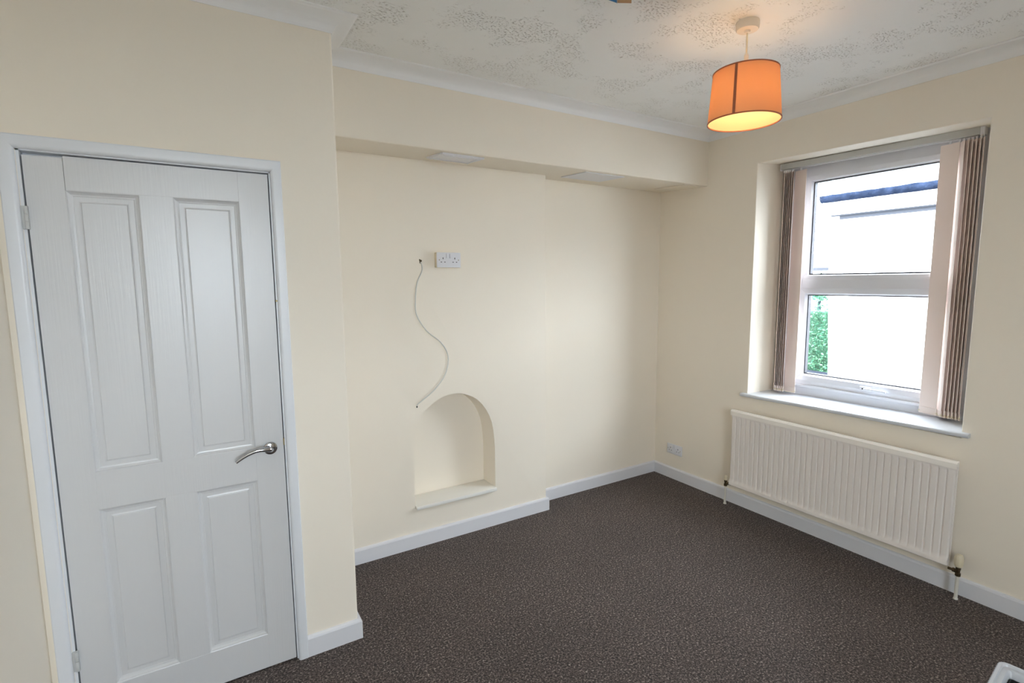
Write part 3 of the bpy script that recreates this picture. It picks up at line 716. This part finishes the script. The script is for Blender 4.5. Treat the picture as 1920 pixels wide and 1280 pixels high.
# ------------------------------------------------------------------ outside
m_render = mat('white_house_render', (238, 238, 238), .9, bump=(40, .2, .004)); m_slate = mat('pale_roof_slate', (120, 122, 126), .8, spec=.1, var=(3, .1))
m_gut = mat('mossy_grey_gutter', (29, 36, 51), .95, spec=0, bump=(22, .9, .02), var=(9, .98)); m_shadow_roof = mat('grey_eave_shadow_and_roof', (60, 62, 68), .8, spec=.1)
m_ground = mat('concrete_path', (92, 92, 92), .9, var=(2, .1)); m_stone = mat('grey_garden_wall_stone', (38, 42, 52), .9, spec=.1, var=(6, .3))
m_leaf = mat('hedge_leaf', (50, 88, 68), .8, spec=.1); m_leaf2 = mat('light_hedge_leaf', (86, 124, 94), .8, spec=.1)
GZ = -.45
bm = B(); box(bm, XW+.36, 60, -40, 60, GZ-.2, GZ); box(bm, -40, XW+.36, -40, YR-.35, GZ-.2, GZ); struct(obj('ground', bm, m_ground), 'pale concrete ground outside the window', 'ground')
hs = thing('neighbouring_house', 'white rendered bungalow with a dark mossy gutter seen through the window', 'house', (8, 0, GZ))
bm = B()
prism(bm, [(8, 4.005, GZ), (8, 4.155, 2.53), (8, -12, 2.53), (8, -12, GZ)], (6, 0, 0)); obj('wall', bm, m_render, hs)  # run on out of view to keep low sky off the alcove
bm = B(); box(bm, 7.93, 8.0, -12, 4.10, 2.475, 2.535); box(bm, 7.98, 8.0, -12, 4.0, 2.425, 2.475); obj('soffit_and_shadow_strip', bm, m_shadow_roof, hs)  # darkened soffit, and a wall strip painted as the shadow beneath it
bm = B(); box(bm, 7.90, 7.93, -12, 4.19, 2.49, 2.685, .004); obj('fascia', bm, m_render, hs)
bm = B(); tube(bm, [(7.86, 4.20-.09*k, 2.735) for k in range(180)], [.066+.006*random.random() for k in range(180)], 12); obj('gutter', bm, m_gut, hs, smooth=True)
bm = B(); prism(bm, [(7.80, 4.24, 2.76), (11, 4.24, 3.75), (11, 4.24, 3.80), (7.80, 4.24, 2.81)], (0, -16.3, 0)); obj('roof', bm, m_slate, hs)
bm = B(); prism(bm, [(11, 4.24, 3.75), (14.2, 4.24, 2.76), (14.2, 4.24, 2.81), (11, 4.24, 3.80)], (0, -16.3, 0)); prism(bm, [(8.05, 4.15, 2.5), (13.9, 4.15, 2.5), (11, 4.15, 3.7)], (0, -.2, 0)); obj('roof', bm, m_slate, hs)
bm = B(); box(bm, 8.8, 9.1, 4.35, 14, GZ, -.05, .01); box(bm, 8.77, 9.13, 4.33, 14, -.05, -.01, .008); tag(obj('garden_wall', bm, m_stone, origin=(9.05, 5, GZ)), 'low grey garden wall beneath the hedge', 'wall')
hedge = thing('hedge', 'bright green leafy hedge beyond the corner of the white house', 'hedge', (9.8, 6, GZ))
vv, ff, mi = [], [], []
for k in range(14000):
    x = random.uniform(9.3, 9.9); y = random.uniform(4.3, 8.2); z = random.uniform(-.15, 1.45)
    if random.random() < .75: x = random.uniform(9.25, 9.42)
    if z > 1.15 and random.random() < (z-1.15)/.3: continue
    c_ = Vector((x, y, z)); a = Vector((random.gauss(0, 1), random.gauss(0, 1), random.gauss(0, 1))).normalized(); b = a.orthogonal().normalized(); l = random.uniform(.016, .036)
    i = len(vv); vv += [c_-a*l, c_+b*l*.5, c_+a*l, c_-b*l*.5]; ff.append((i, i+1, i+2, i+3)); mi.append(random.random() < .35)
me = bpy.data.meshes.new('hedge_leaves'); me.from_pydata([tuple(v) for v in vv], [], ff); me.materials.append(m_leaf); me.materials.append(m_leaf2)
me.polygons.foreach_set('material_index', [int(q) for q in mi])
lo = bpy.data.objects.new('leaves', me); COL.objects.link(lo); lo.parent = hedge; lo.location = (-9.8, -6, -GZ); lo['kind'] = 'stuff'
bm = B(); box(bm, 9.5, 9.8, 4.35, 8.2, GZ, 1.0, .05); obj('inner_growth', bm, mat('hedge_inside', (50, 84, 64), .9), hedge)  # solid core of the hedge, close to the leaf green
# far roof and tree above the hedge
fh = thing('far_house', 'small pale distant house with a grey roof line above the hedge', 'house', (26, 14, GZ))
bm = B(); box(bm, 26, 32, 11.2, 19, GZ, 1.75); obj('wall', bm, m_render, fh)
bm = B(); prism(bm, [(25.7, 10.9, 2.05), (25.7, 19.3, 2.05), (29, 19.3, 2.9), (29, 10.9, 2.9)], (0, 0, .08)); box(bm, 25.6, 25.75, 10.9, 19.3, 1.98, 2.06); obj('roof', bm, m_shadow_roof, fh)
tr = thing('far_tree', 'small green conifer standing before the distant house', 'tree', (20, 9.6, GZ))
vv, ff = [], []
for k in range(900):
    h = random.random(); r = (1-h)*.32*random.random()**.5; a = random.uniform(0, 2*PI); c_ = Vector((20+r*math.cos(a), 10.55+r*math.sin(a), .8+h*1.0))
    n_ = Vector((random.gauss(0, 1), random.gauss(0, 1), random.gauss(0, 1))).normalized(); b = n_.orthogonal().normalized(); i = len(vv); vv += [c_-n_*.06, c_+b*.03, c_+n_*.06, c_-b*.03]; ff.append((i, i+1, i+2, i+3))
me = bpy.data.meshes.new('foliage'); me.from_pydata([tuple(v) for v in vv], [], ff); me.materials.append(m_leaf)
lo = bpy.data.objects.new('foliage', me); COL.objects.link(lo); lo.parent = tr; lo.location = (-20, -9.6, -GZ); lo['kind'] = 'stuff'
bm = B(); lathe(bm, [(.09, GZ), (.05, 1.2), (.01, 1.7)], (20, 10.55, 0), 10); obj('trunk', bm, m_stone, tr)
